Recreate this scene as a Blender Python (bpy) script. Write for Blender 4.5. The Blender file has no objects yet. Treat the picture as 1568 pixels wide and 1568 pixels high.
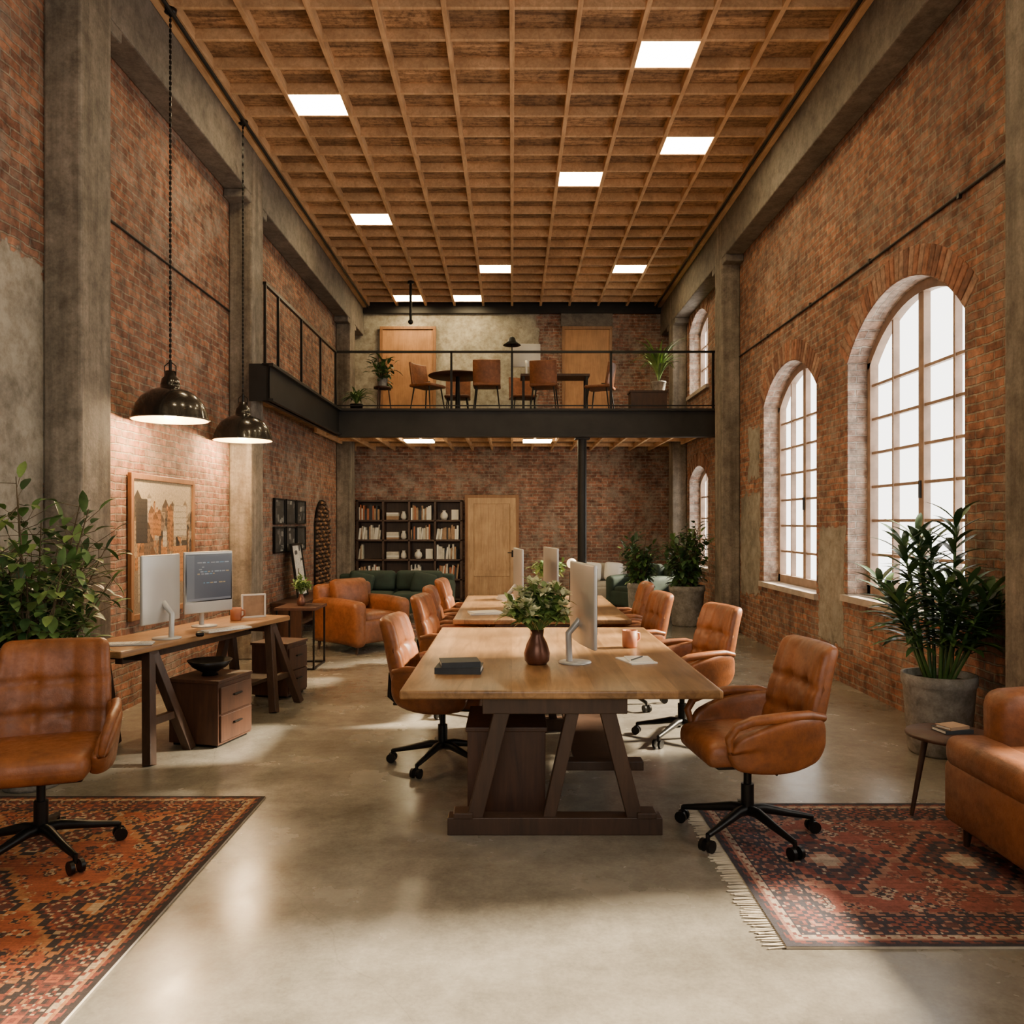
import bpy, bmesh, math, random
import numpy as np
from mathutils import Matrix, Vector, Euler
R=random.Random(7)
D=bpy.data
scn=bpy.context.scene
# ------------------------------------------------------------------ materials
def newmat(name):
    m=D.materials.new(name); m.use_nodes=True
    nt=m.node_tree; b=nt.nodes['Principled BSDF']
    return m,nt,b
def N(nt,t,**k):
    n=nt.nodes.new(t)
    for a,v in k.items(): setattr(n,a,v)
    return n
def math_(nt,op,a,b=None,clamp=False):
    n=N(nt,'ShaderNodeMath',operation=op); n.use_clamp=clamp
    for i,x in enumerate((a,b)):
        if x is None: continue
        if isinstance(x,(int,float)): n.inputs[i].default_value=x
        else: nt.links.new(x,n.inputs[i])
    return n.outputs[0]
def mixc(nt,f,a,b,blend='MIX'):
    n=N(nt,'ShaderNodeMix',data_type='RGBA',blend_type=blend)
    for s,x in ((0,f),(6,a),(7,b)):
        if isinstance(x,(int,float)): n.inputs[s].default_value=x
        elif isinstance(x,tuple): n.inputs[s].default_value=(*x[:3],1)
        else: nt.links.new(x,n.inputs[s])
    return n.outputs[2]
def mixv(nt,f,a,b):
    n=N(nt,'ShaderNodeMix',data_type='VECTOR')
    nt.links.new(f,n.inputs[0]); nt.links.new(a,n.inputs[4]); nt.links.new(b,n.inputs[5])
    return n.outputs[1]
def noise(nt,vec,scale,detail=5,rough=.6,dist=0):
    n=N(nt,'ShaderNodeTexNoise'); n.inputs['Scale'].default_value=scale
    n.inputs['Detail'].default_value=detail; n.inputs['Roughness'].default_value=rough
    n.inputs['Distortion'].default_value=dist
    nt.links.new(vec,n.inputs['Vector']); return n.outputs[0]
def ramp(nt,f,stops):
    n=N(nt,'ShaderNodeValToRGB'); nt.links.new(f,n.inputs[0])
    el=n.color_ramp.elements
    while len(el)<len(stops): el.new(.5)
    for e,(p,c) in zip(el,stops): e.position=p; e.color=(*c,1)
    return n.outputs[0]
def bump(nt,b,h,strength=.4,dist=.01):
    n=N(nt,'ShaderNodeBump'); n.inputs['Strength'].default_value=strength; n.inputs['Distance'].default_value=dist
    nt.links.new(h,n.inputs['Height']); nt.links.new(n.outputs[0],b.inputs['Normal'])
def objc(nt): return N(nt,'ShaderNodeTexCoord').outputs['Object']
def mat(name,col,rough=.5,metal=0,ns=12,na=.2,bs=0,bd=.003,bscale=60,emit=None,es=0,coat=0):
    m,nt,b=newmat(name); tc=objc(nt)
    f=noise(nt,tc,ns)
    dark=tuple(c*(1-na) for c in col); lite=tuple(min(1,c*(1+na)) for c in col)
    c=ramp(nt,f,[(.3,dark),(.7,lite)])
    nt.links.new(c,b.inputs['Base Color'])
    b.inputs['Roughness'].default_value=rough; b.inputs['Metallic'].default_value=metal
    b.inputs['Coat Weight'].default_value=coat
    if bs: bump(nt,b,noise(nt,tc,bscale),bs,bd)
    if emit: b.inputs['Emission Color'].default_value=(*emit,1); b.inputs['Emission Strength'].default_value=es
    return m
def leather(name,c,rough=.4):
    m,nt,b=newmat(name); tc=objc(nt)
    n1=noise(nt,tc,4,6,.6); n2=noise(nt,tc,22,6,.7); n3=noise(nt,tc,160,3)
    col=ramp(nt,n1,[(.3,tuple(x*.6 for x in c)),(.7,tuple(x*1.3 for x in c))])
    col=mixc(nt,1.0,col,ramp(nt,n2,[(.3,(.7,.67,.65)),(.65,(1.12,1.12,1.12))]),'MULTIPLY')
    nt.links.new(col,b.inputs['Base Color'])
    nt.links.new(ramp(nt,n2,[(.3,(rough+.14,)*3),(.7,(rough-.06,)*3)]),b.inputs['Roughness'])
    bump(nt,b,math_(nt,'ADD',n2,math_(nt,'MULTIPLY',n3,.3)),.35,.006)
    return m
def woodmat(name,c1,c2,axis=0,rough=.45,sc=1.0,cell=None,bs=.15):
    m,nt,b=newmat(name); tc=objc(nt)
    s=[16*sc]*3; s[axis]=1.6*sc
    vm=N(nt,'ShaderNodeVectorMath',operation='MULTIPLY'); nt.links.new(tc,vm.inputs[0]); vm.inputs[1].default_value=s
    vec=vm.outputs[0]
    wn=None
    if cell:
        d=N(nt,'ShaderNodeVectorMath',operation='DIVIDE'); nt.links.new(tc,d.inputs[0]); d.inputs[1].default_value=cell
        fl=N(nt,'ShaderNodeVectorMath',operation='FLOOR'); nt.links.new(d.outputs[0],fl.inputs[0])
        w=N(nt,'ShaderNodeTexWhiteNoise'); nt.links.new(fl.outputs[0],w.inputs['Vector'])
        ad=N(nt,'ShaderNodeVectorMath',operation='MULTIPLY_ADD'); nt.links.new(w.outputs['Color'],ad.inputs[0]); ad.inputs[1].default_value=(30,30,30); nt.links.new(vec,ad.inputs[2])
        vec=ad.outputs[0]; wn=w.outputs['Value']
    f=noise(nt,vec,1.2,6,.65,1.2)
    c=ramp(nt,f,[(.3,c1),(.5,tuple((a+b_)/2 for a,b_ in zip(c1,c2))),(.72,c2)])
    if wn is not None:
        g=ramp(nt,wn,[(0,(.62,.6,.58)),(1,(1.22,1.2,1.18))])
        c=mixc(nt,1.0,c,g,'MULTIPLY')
        if cell[1]<.2: c=mixc(nt,1.0,c,ramp(nt,noise(nt,tc,22,5,.7),[(.35,(.5,.46,.44)),(.55,(1.1,1.1,1.1))]),'MULTIPLY')
    big=noise(nt,tc,2.5)
    c=mixc(nt,1.0,c,ramp(nt,big,[(.3,(.7,.67,.64)),(.7,(1.12,1.12,1.12))]),'MULTIPLY')
    nt.links.new(c,b.inputs['Base Color']); b.inputs['Roughness'].default_value=rough
    bump(nt,b,f,bs,.004)
    return m
def brickmat(name,c1,c2,mortar,boxes=(),plaster=(.29,.26,.215),white=.15,axis='y'):
    m,nt,b=newmat(name)
    tc=objc(nt); geo=N(nt,'ShaderNodeNewGeometry')
    sn=N(nt,'ShaderNodeSeparateXYZ'); nt.links.new(geo.outputs['True Normal'],sn.inputs[0])
    sp=N(nt,'ShaderNodeSeparateXYZ'); nt.links.new(tc,sp.inputs[0])
    def comb(a,b_):
        n=N(nt,'ShaderNodeCombineXYZ'); nt.links.new(a,n.inputs[0]); nt.links.new(b_,n.inputs[1]); return n.outputs[0]
    X,Y,Z=sp.outputs
    fx=math_(nt,'GREATER_THAN',math_(nt,'ABSOLUTE',sn.outputs[0]),.5)
    fy=math_(nt,'GREATER_THAN',math_(nt,'ABSOLUTE',sn.outputs[1]),.5)
    v=mixv(nt,fx,mixv(nt,fy,comb(Y,X),comb(X,Z)),comb(Y,Z))
    nz=N(nt,'ShaderNodeTexNoise'); nz.inputs['Scale'].default_value=7; nz.inputs['Detail'].default_value=5; nt.links.new(tc,nz.inputs['Vector'])
    wob=N(nt,'ShaderNodeVectorMath',operation='MULTIPLY_ADD'); nt.links.new(nz.outputs['Color'],wob.inputs[0]); wob.inputs[1].default_value=(.045,.04,0); nt.links.new(v,wob.inputs[2])
    br=N(nt,'ShaderNodeTexBrick'); nt.links.new(wob.outputs[0],br.inputs['Vector'])
    br.inputs['Scale'].default_value=1; br.inputs['Brick Width'].default_value=.22; br.inputs['Row Height'].default_value=.065
    br.inputs['Mortar Size'].default_value=.009; br.inputs['Mortar Smooth'].default_value=.4
    br.inputs['Color1'].default_value=(*c1,1); br.inputs['Color2'].default_value=(*c2,1); br.inputs['Mortar'].default_value=(*mortar,1)
    c=br.outputs['Color']
    n1=noise(nt,tc,.9,6,.6); n2=noise(nt,tc,14,6,.7); n3=noise(nt,tc,3.0,8,.75); n4=noise(nt,tc,7,3,.5); n5=noise(nt,tc,.5,5,.6)
    c=mixc(nt,1.0,c,ramp(nt,n1,[(.3,(.60,.58,.59)),(.68,(1.2,1.17,1.12))]),'MULTIPLY')
    c=mixc(nt,1.0,c,ramp(nt,n4,[(.3,(.58,.56,.58)),(.65,(1.2,1.2,1.2))]),'MULTIPLY')
    c=mixc(nt,1.0,c,ramp(nt,n2,[(.25,(.42,.42,.43)),(.7,(1.38,1.38,1.38))]),'MULTIPLY')
    wf=math_(nt,'MULTIPLY',math_(nt,'MULTIPLY',ramp(nt,n3,[(.45,(0,0,0)),(.68,(1,1,1))]),ramp(nt,n5,[(.42,(.25,.25,.25)),(.6,(1,1,1))])),white)
    c=mixc(nt,wf,c,(.46,.40,.33))
    hgt=math_(nt,'SUBTRACT',math_(nt,'MULTIPLY',n2,.7),br.outputs['Fac'])
    if boxes:
        A=Y if axis=='y' else X
        jit=math_(nt,'MULTIPLY',math_(nt,'SUBTRACT',noise(nt,tc,3.5,6,.6),.5),.45)
        msk=None
        for (a0,a1,z0,z1) in boxes:
            da=math_(nt,'SUBTRACT',math_(nt,'ABSOLUTE',math_(nt,'SUBTRACT',A,(a0+a1)/2)),(a1-a0)/2)
            dz=math_(nt,'SUBTRACT',math_(nt,'ABSOLUTE',math_(nt,'SUBTRACT',Z,(z0+z1)/2)),(z1-z0)/2)
            d=math_(nt,'ADD',math_(nt,'MAXIMUM',da,dz),jit)
            k=math_(nt,'MULTIPLY',d,-60,True)
            msk=k if msk is None else math_(nt,'MAXIMUM',msk,k)
        pc=ramp(nt,noise(nt,tc,2.2,9,.7),[(.25,tuple(x*.45 for x in plaster)),(.5,plaster),(.75,tuple(x*1.4 for x in plaster))])
        pc=mixc(nt,1.0,pc,ramp(nt,noise(nt,tc,8,8,.75),[(.35,(.6,.57,.53)),(.6,(1.1,1.1,1.1))]),'MULTIPLY')
        c=mixc(nt,msk,c,pc)
        inv=math_(nt,'SUBTRACT',1.0,msk)
        hgt=math_(nt,'ADD',math_(nt,'MULTIPLY',hgt,inv),math_(nt,'MULTIPLY',msk,.6))
    nt.links.new(c,b.inputs['Base Color']); b.inputs['Roughness'].default_value=.85
    bump(nt,b,hgt,1.0,.018)
    return m
def concretemat(name,c,rough=.75,sc=2.0,streak=True):
    m,nt,b=newmat(name); tc=objc(nt)
    n1=noise(nt,tc,sc,9,.7); 
    vm=N(nt,'ShaderNodeVectorMath',operation='MULTIPLY'); nt.links.new(tc,vm.inputs[0]); vm.inputs[1].default_value=(9,9,.7)
    n2=noise(nt,vm.outputs[0],1.0,5,.6); n3=noise(nt,tc,45,4,.6); n4=noise(nt,tc,9,6,.75)
    col=ramp(nt,n1,[(.25,tuple(x*.45 for x in c)),(.5,c),(.78,tuple(x*1.45 for x in c))])
    if streak: col=mixc(nt,1.0,col,ramp(nt,n2,[(.3,(.5,.48,.45)),(.7,(1.3,1.3,1.3))]),'MULTIPLY')
    col=mixc(nt,1.0,col,ramp(nt,n4,[(.32,(.6,.58,.55)),(.6,(1.1,1.1,1.1))]),'MULTIPLY')
    col=mixc(nt,1.0,col,ramp(nt,n3,[(.3,(.8,.8,.8)),(.7,(1.1,1.1,1.1))]),'MULTIPLY')
    nt.links.new(col,b.inputs['Base Color']); b.inputs['Roughness'].default_value=rough
    bump(nt,b,math_(nt,'ADD',n1,math_(nt,'MULTIPLY',n3,.3)),.35,.015)
    return m
def floormat():
    m,nt,b=newmat('polished_concrete'); tc=objc(nt)
    n1=noise(nt,tc,.6,3,.5,.5); n2=noise(nt,tc,1.6,6,.6,0); n3=noise(nt,tc,60,3,.6); n4=noise(nt,tc,11,7,.7)
    col=ramp(nt,n1,[(.3,(.165,.148,.120)),(.5,(.23,.208,.170)),(.7,(.30,.272,.226))])
    col=mixc(nt,1.0,col,ramp(nt,n2,[(.25,(.66,.65,.64)),(.75,(1.30,1.30,1.30))]),'MULTIPLY')
    col=mixc(nt,1.0,col,ramp(nt,n4,[(.25,(.74,.73,.72)),(.7,(1.13,1.13,1.13))]),'MULTIPLY')
    col=mixc(nt,1.0,col,ramp(nt,n3,[(.3,(.88,.88,.88)),(.7,(1.06,1.06,1.06))]),'MULTIPLY')
    vo=N(nt,'ShaderNodeTexVoronoi',feature='DISTANCE_TO_EDGE'); vo.inputs['Scale'].default_value=.33
    wv=N(nt,'ShaderNodeTexNoise'); wv.inputs['Scale'].default_value=1.3; wv.inputs['Detail'].default_value=7; nt.links.new(tc,wv.inputs['Vector'])
    ad=N(nt,'ShaderNodeVectorMath',operation='MULTIPLY_ADD'); nt.links.new(wv.outputs['Color'],ad.inputs[0]); ad.inputs[1].default_value=(.5,.5,0); nt.links.new(tc,ad.inputs[2])
    nt.links.new(ad.outputs[0],vo.inputs['Vector'])
    ck=math_(nt,'LESS_THAN',vo.outputs['Distance'],.001)
    col=mixc(nt,math_(nt,'MULTIPLY',ck,.15),col,(.07,.06,.05))
    nt.links.new(col,b.inputs['Base Color'])
    r=ramp(nt,n2,[(.3,(.15,.15,.15)),(.7,(.32,.32,.32))]); nt.links.new(r,b.inputs['Roughness'])
    bump(nt,b,n4,.05,.008)
    return m
def vcolmat(name,rough=.95,bs=.5):
    m,nt,b=newmat(name)
    a=N(nt,'ShaderNodeVertexColor',layer_name='Col'); tc=objc(nt)
    c=mixc(nt,1.0,a.outputs[0],ramp(nt,noise(nt,tc,40,6,.7),[(.25,(.6,.6,.6)),(.75,(1.25,1.25,1.25))]),'MULTIPLY')
    if bs: c=mixc(nt,1.0,c,ramp(nt,noise(nt,tc,3,6,.7),[(.3,(.7,.68,.66)),(.7,(1.2,1.2,1.2))]),'MULTIPLY')
    nt.links.new(c,b.inputs['Base Color']); b.inputs['Roughness'].default_value=rough
    if bs: bump(nt,b,noise(nt,tc,220,3),bs,.003)
    return m
BR1,BR2,MO=(.38,.165,.09),(.185,.078,.048),(.29,.235,.175)
M_brL=brickmat('brick_left',BR1,BR2,MO,boxes=[(-3,5.8,-1,3.45)],white=.6)
M_brR=brickmat('brick_right',BR1,BR2,MO,boxes=[(8.1,8.8,.35,1.55),(10.85,11.8,.6,2.0),(10.9,11.4,2.2,2.9)],white=.5)
M_brB=brickmat('brick_back',(.38,.17,.11),(.20,.088,.06),(.40,.335,.27),boxes=[(-3.4,.55,3.3,6.2)],plaster=(.38,.345,.27),white=.85,axis='x')
M_rev=brickmat('brick_whitewashed',(.50,.40,.34),(.38,.25,.19),(.50,.45,.40),white=.9)
M_col=concretemat('column_concrete',(.21,.178,.142))
M_beam=concretemat('beam_concrete',(.17,.146,.12),streak=False)
M_floor=floormat()
M_pot=concretemat('planter_concrete',(.30,.285,.255),streak=False,sc=6)
M_coff=woodmat('ceiling_boards',(.14,.072,.036),(.60,.37,.195),0,.7,1.0,cell=(.583,.155,5),bs=.3)
M_lat=woodmat('lattice_wood',(.54,.31,.155),(.80,.52,.28),1,.6)
M_top=woodmat('oak_tabletop',(.20,.105,.043),(.46,.26,.108),1,.33,.8,cell=(.21,30,5))
M_top2=woodmat('oak_desktop',(.20,.10,.04),(.44,.235,.098),1,.35,.8)
M_leg=woodmat('walnut_legs',(.036,.018,.010),(.078,.038,.021),2,.5)
M_cab=woodmat('cabinet_wood',(.046,.018,.010),(.095,.038,.018),2,.5)
M_dark=woodmat('dark_shelf_wood',(.05,.025,.016),(.09,.048,.03),2,.5)
M_door=woodmat('pine_door',(.42,.25,.12),(.64,.42,.23),2,.5)
M_door2=woodmat('orange_door',(.38,.18,.07),(.56,.28,.115),2,.5)
M_lea=leather('tan_leather',(.262,.085,.024),.38)
M_lea2=leather('brown_leather',(.22,.074,.023),.42)
M_green=mat('green_velvet',(.022,.042,.03),.8,0,6,.3,.1)
M_blk=mat('black_metal',(.014,.013,.012),.4,.6,10,.2)
M_steel=mat('dark_steel',(.022,.020,.018),.5,.4,3,.3,.1)
M_lamp=mat('lamp_enamel',(.016,.014,.012),.25,.3,4,.2,coat=.6)
M_lampin=mat('lamp_inner',(.75,.6,.35),.4,.2)
M_alu=mat('brushed_aluminium',(.55,.54,.52),.35,.3,3,.05)
M_scr=mat('screen_glass',(.015,.017,.02),.12,0,3,.1)
M_white=mat('white_ceramic',(.75,.72,.66),.4,0,6,.06)
M_paper=mat('paper',(.8,.77,.7),.8,0,8,.05)
M_copper=mat('copper_vase',(.16,.07,.045),.35,.6,8,.3)
M_clay=mat('terracotta_mug',(.36,.12,.05),.5,0,8,.2)
M_bookd=mat('book_dark',(.03,.035,.04),.6)
M_bookt=mat('book_tan',(.35,.22,.13),.7)
M_bookw=mat('book_cream',(.6,.56,.48),.7)
M_leaf=mat('leaf_green',(.075,.15,.035),.42,0,7,.5)
M_leaf2=mat('leaf_dark_green',(.04,.092,.03),.38,0,7,.45)
M_leaf3=mat('leaf_lime',(.18,.28,.07),.5,0,9,.4)
M_petal=mat('petal_cream',(.6,.62,.38),.6,0,9,.2)
M_stem=mat('stem_brown',(.10,.07,.035),.8)
M_soil=mat('soil',(.03,.02,.012),.95,0,20,.5,.5)
M_frame=woodmat('picture_frame_wood',(.22,.10,.04),(.38,.19,.08),2,.45)
M_winf=mat('window_frame_paint',(.30,.20,.14),.55,0,6,.3)
M_sill=mat('window_sill',(.42,.35,.29),.6,0,6,.25,.2)
M_panel=mat('light_panel_glow',(1,.9,.7),.5,0,1,0,emit=(1,.77,.42),es=24)
M_bulb=mat('bulb_glow',(1,.8,.5),.5,0,1,0,emit=(1,.70,.36),es=40)
M_globe=mat('globe_glow',(1,.85,.6),.5,0,1,0,emit=(1,.75,.42),es=1.0)
M_rug=vcolmat('woven_rug'); M_art=vcolmat('printed_art',.5,0)
M_fringe=mat('rug_fringe',(.55,.47,.36),.95)
M_wall=concretemat('rear_wall_plaster',(.4,.36,.3),streak=False)

# ------------------------------------------------------------------ mesh builder
class MB:
    def __init__(s): s.v=[];s.f=[];s.mi=[];s.sm=[];s.mats=[];s.M=Matrix()
    def add(s,vs,fs,m,smooth=False):
        if m not in s.mats: s.mats.append(m)
        k=s.mats.index(m); o=len(s.v)
        s.v+= [tuple(s.M@Vector(p)) for p in vs]
        for f in fs: s.f.append([i+o for i in f]); s.mi.append(k); s.sm.append(smooth)
    def box(s,c,sz,m,rot=(0,0,0)):
        E=Matrix.Translation(c)@Euler(rot).to_matrix().to_4x4()
        vs=[tuple(E@Vector((x*sz[0]/2,y*sz[1]/2,z*sz[2]/2))) for x in(-1,1) for y in(-1,1) for z in(-1,1)]
        s.add(vs,[(0,1,3,2),(4,6,7,5),(0,4,5,1),(2,3,7,6),(0,2,6,4),(1,5,7,3)],m)
    def bb(s,x0,x1,y0,y1,z0,z1,m): s.box(((x0+x1)/2,(y0+y1)/2,(z0+z1)/2),(x1-x0,y1-y0,z1-z0),m)
    def beam(s,p0,p1,w,h,m,up=(0,0,1)):
        p0=Vector(p0);p1=Vector(p1);d=(p1-p0);L=d.length;d.normalize()
        a=d.cross(Vector(up)); 
        if a.length<1e-4: a=d.cross(Vector((1,0,0)))
        a.normalize(); b=a.cross(d)
        vs=[]
        for p in(p0,p1):
            for i,j in((-1,-1),(1,-1),(1,1),(-1,1)): vs.append(tuple(p+a*i*w/2+b*j*h/2))
        s.add(vs,[(0,1,2,3),(7,6,5,4),(0,4,5,1),(1,5,6,2),(2,6,7,3),(3,7,4,0)],m)
    def rbox(s,c,sz,r,m,rot=(0,0,0),n=4,puff=0,pax=2,deform=None):
        h=[x/2 for x in sz]; r=min(r,min(h)*.999)
        def ax(k):
            a=[-h[k],-h[k]+.12*r,-h[k]+.45*r,-h[k]+r]
            i=h[k]-r
            mid=[-i+2*i*j/n for j in range(1,n)] if i>1e-4 else []
            l=a+mid+[-q for q in reversed(a)]
            o=[]
            for q in l:
                if not o or q-o[-1]>1e-6: o.append(q)
            return o
        A=[ax(0),ax(1),ax(2)]; vid={};vs=[];fs=[]
        E=Matrix.Translation(c)@Euler(rot).to_matrix().to_4x4()
        def V(p):
            key=tuple(round(q,5) for q in p)
            if key in vid: return vid[key]
            q=Vector([max(-(h[k]-r),min(h[k]-r,p[k])) for k in range(3)]); d=Vector(p)-q
            if d.length>1e-9: P=q+d.normalized()*r
            else: P=Vector(p)
            if puff:
                o=[k for k in range(3) if k!=pax]
                w=(1-(P[o[0]]/h[o[0]])**2)*(1-(P[o[1]]/h[o[1]])**2)
                P[pax]+=puff*w*(P[pax]/h[pax])
            if deform: P=Vector(deform(P))
            vid[key]=len(vs); vs.append(tuple(E@P)); return vid[key]
        for k in range(3):
            u,w=[j for j in range(3) if j!=k]
            for sgn in(-1,1):
                for i in range(len(A[u])-1):
                    for j in range(len(A[w])-1):
                        q=[]
                        for (a,b) in((i,j),(i+1,j),(i+1,j+1),(i,j+1)):
                            p=[0,0,0];p[k]=sgn*h[k];p[u]=A[u][a];p[w]=A[w][b];q.append(V(p))
                        fs.append(q)
        s.add(vs,fs,m,True)
    def tube(s,pts,rad,m,seg=8,smooth=True,cap=True):
        P=[Vector(p) for p in pts]; n=len(P)
        if not isinstance(rad,(list,tuple)): rad=[rad]*n
        vs=[];fs=[];pa=None
        for i,p in enumerate(P):
            t=(P[min(i+1,n-1)]-P[max(i-1,0)]).normalized()
            if pa is None:
                a=t.cross(Vector((0,0,1)))
                if a.length<1e-3: a=t.cross(Vector((1,0,0)))
            else: a=pa-t*pa.dot(t)
            a.normalize();pa=a;b=t.cross(a)
            for k in range(seg):
                q=2*math.pi*k/seg; vs.append(tuple(p+(a*math.cos(q)+b*math.sin(q))*rad[i]))
        for i in range(n-1):
            for k in range(seg):
                fs.append((i*seg+k,i*seg+(k+1)%seg,(i+1)*seg+(k+1)%seg,(i+1)*seg+k))
        s.add(vs,fs,m,smooth)
        if cap: s.add(vs[:seg],[tuple(range(seg))],m); s.add(vs[-seg:],[tuple(range(seg))],m)
    def lathe(s,prof,c,m,seg=28,smooth=True):
        vs=[];fs=[]
        for r,z in prof:
            for k in range(seg):
                q=2*math.pi*k/seg; vs.append((c[0]+r*math.cos(q),c[1]+r*math.sin(q),c[2]+z))
        for i in range(len(prof)-1):
            for k in range(seg): fs.append((i*seg+k,i*seg+(k+1)%seg,(i+1)*seg+(k+1)%seg,(i+1)*seg+k))
        s.add(vs,fs,m,smooth)
    def ball(s,c,r,m,seg=14,sc=(1,1,1)):
        pr=[(max(1e-4,r*math.sin(math.pi*i/8)),-r*math.cos(math.pi*i/8)*sc[2]) for i in range(9)]
        s.lathe(pr,c,m,seg)
    def leaf(s,base,d,L,W,m,droop=.3,n=4,fold=.25):
        d=Vector(d).normalized(); up=Vector((0,0,1)); a=d.cross(up)
        if a.length<1e-3: a=Vector((1,0,0))
        a.normalize(); p=Vector(base); vs=[];fs=[]
        for i in range(n+1):
            t=i/n; w=W*.5*max(.04,math.sin(math.pi*min(1,(t*.92+.06)))**.8)
            nn=a.cross(d).normalized()
            vs+=[tuple(p-a*w+nn*w*fold),tuple(p),tuple(p+a*w+nn*w*fold)]
            p=p+d*(L/n); d=(d+Vector((0,0,-droop/n))).normalized()
        for i in range(n):
            o=i*3; fs+=[(o,o+1,o+4,o+3),(o+1,o+2,o+5,o+4)]
        s.add(vs,fs,m,True)
    def build(s,name,loc=(0,0,0),rz=0,bevel=0,parent=None,recalc=True):
        me=D.meshes.new(name); me.from_pydata(s.v,[],s.f)
        for m in s.mats: me.materials.append(m)
        me.polygons.foreach_set('material_index',s.mi); me.polygons.foreach_set('use_smooth',s.sm)
        if recalc:
            bm=bmesh.new(); bm.from_mesh(me); bmesh.ops.recalc_face_normals(bm,faces=bm.faces); bm.to_mesh(me); bm.free()
        return place(name,me,loc,rz,bevel,parent)
def place(name,me,loc=(0,0,0),rz=0,bevel=0,parent=None):
    o=D.objects.new(name,me); scn.collection.objects.link(o); o.location=loc; o.rotation_euler=(0,0,math.radians(rz))
    if bevel:
        b=o.modifiers.new('bevel','BEVEL'); b.width=bevel; b.segments=2; b.limit_method='ANGLE'; b.angle_limit=math.radians(50)
    if parent: o.parent=parent
    return o
def cpanel(name,cols,w,h,loc,rot,m,parent=None,z0=0):
    ny,nx,_=cols.shape
    xs=np.linspace(-w/2,w/2,nx+1); ys=np.linspace(-h/2,h/2,ny+1)
    X,Y=np.meshgrid(xs,ys); v=np.stack([X.ravel(),Y.ravel(),np.zeros(X.size)],1)
    i=np.arange(ny)[:,None]*(nx+1)+np.arange(nx)[None,:]
    f=np.stack([i,i+1,i+nx+2,i+nx+1],-1).reshape(-1,4)
    me=D.meshes.new(name); me.from_pydata(v.tolist(),[],f.tolist()); me.materials.append(m)
    a=me.color_attributes.new('Col','FLOAT_COLOR','CORNER')
    c=np.ones((ny*nx,4,4),dtype=np.float32); c[:,:,:3]=cols.reshape(-1,1,3); a.data.foreach_set('color',c.ravel())
    o=D.objects.new(name,me); scn.collection.objects.link(o); o.location=loc; o.rotation_euler=[math.radians(r) for r in rot]
    if parent: o.parent=parent
    return o
# ------------------------------------------------------------------ room shell
XW=3.3; XI=3.03; YB=16.7; ZC=6.0; YR=-2.5
b=MB(); b.bb(-3.7,3.7,YR-.3,YB+.3,-.2,0,M_floor); b.build('floor')
def arch(y0,y1,spring,crown):
    a=(y1-y0)/2; h=crown-spring; Rr=(a*a+h*h)/(2*h); m=(y0+y1)/2
    return m,crown-Rr,Rr
b=MB(); X0,X1=XW,XW+.30
wins=[(2.0,4.1,[(.85,3.2,3.68)]),(5.95,8.04,[(.86,3.16,3.66)]),(8.85,10.72,[(.80,3.10,3.52)]),(13.75,15.2,[(.8,2.35,2.6),(3.9,5.1,5.35)])]
ycur=YR
ring=MB()
M_v=[mat('arch_brick_a',(.29,.125,.072),.85,0,16,.5,.6),mat('arch_brick_b',(.18,.08,.05),.85,0,16,.5,.6),mat('arch_brick_c',(.31,.18,.12),.85,0,16,.5,.6)]
for (y0,y1,st) in wins:
    b.bb(X0,X1,ycur,y0,0,ZC+.3,M_brR)
    zb=0
    for k,(s0,sp,cr) in enumerate(st):
        b.bb(X0,X1,y0,y1,zb,s0,M_brR)
        zt=ZC+.3 if k==len(st)-1 else st[k+1][0]-.3
        m,zc,Rr=arch(y0,y1,sp,cr); n=20
        f=lambda y:zc+math.sqrt(max(0,Rr*Rr-(y-m)**2))
        for i in range(n):
            ya=y0+(y1-y0)*i/n; yb=y0+(y1-y0)*(i+1)/n
            za,zb_=f(ya),f(yb)
            vs=[(X0,ya,za),(X0,yb,zb_),(X0,yb,zt),(X0,ya,zt),(X1,ya,za),(X1,yb,zb_),(X1,yb,zt),(X1,ya,zt)]
            b.add(vs,[(0,1,2,3),(4,7,6,5)],M_brR); b.add(vs,[(0,4,5,1)],M_rev)
        b.bb(X0+.005,X1,y0-.001,y0+.006,s0,sp+.0,M_rev); b.bb(X0+.005,X1,y1-.006,y1+.001,s0,sp,M_rev)
        zb=zt
        a0=math.asin((y1-y0)/2/Rr); L=Rr*2*a0; nb=int(L/.075)
        for i in range(nb):
            t=-a0+2*a0*(i+.5)/nb; rr=Rr+.125
            ring.box((X0+.007,m+rr*math.sin(t),zc+rr*math.cos(t)),(.03,.064*rr/Rr,.235),M_v[R.randrange(3)],(-t,0,0))
    ycur=y1
b.bb(X0,X1,ycur,YB+.3,0,ZC+.3,M_brR)
b.build('wall_right',recalc=False)
ring.build('trim_1_brick_arches',bevel=.006)
b=MB(); b.bb(-XW-.3,-XW,YR,YB+.3,0,ZC+.3,M_brL); b.build('wall_left')
b=MB(); b.bb(-XW,XW,YB,YB+.3,0,ZC+.3,M_brB); b.build('wall_back')
ox,oz0,oz1=2.0,2.0,4.8  # unseen opening behind the camera, added and sized to give frontal fill
b=MB(); b.bb(-XW,XW,YR-.3,YR,0,oz0,M_wall); b.bb(-XW,XW,YR-.3,YR,oz1,ZC+.3,M_wall)
b.bb(-XW,-ox,YR-.3,YR,oz0,oz1,M_wall); b.bb(ox,XW,YR-.3,YR,oz0,oz1,M_wall); b.build('wall_rear')
b=MB()
for i in range(7): b.bb(-ox+i*2*ox/6-.03,-ox+i*2*ox/6+.03,YR-.18,YR-.12,oz0,oz1,M_winf)
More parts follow.
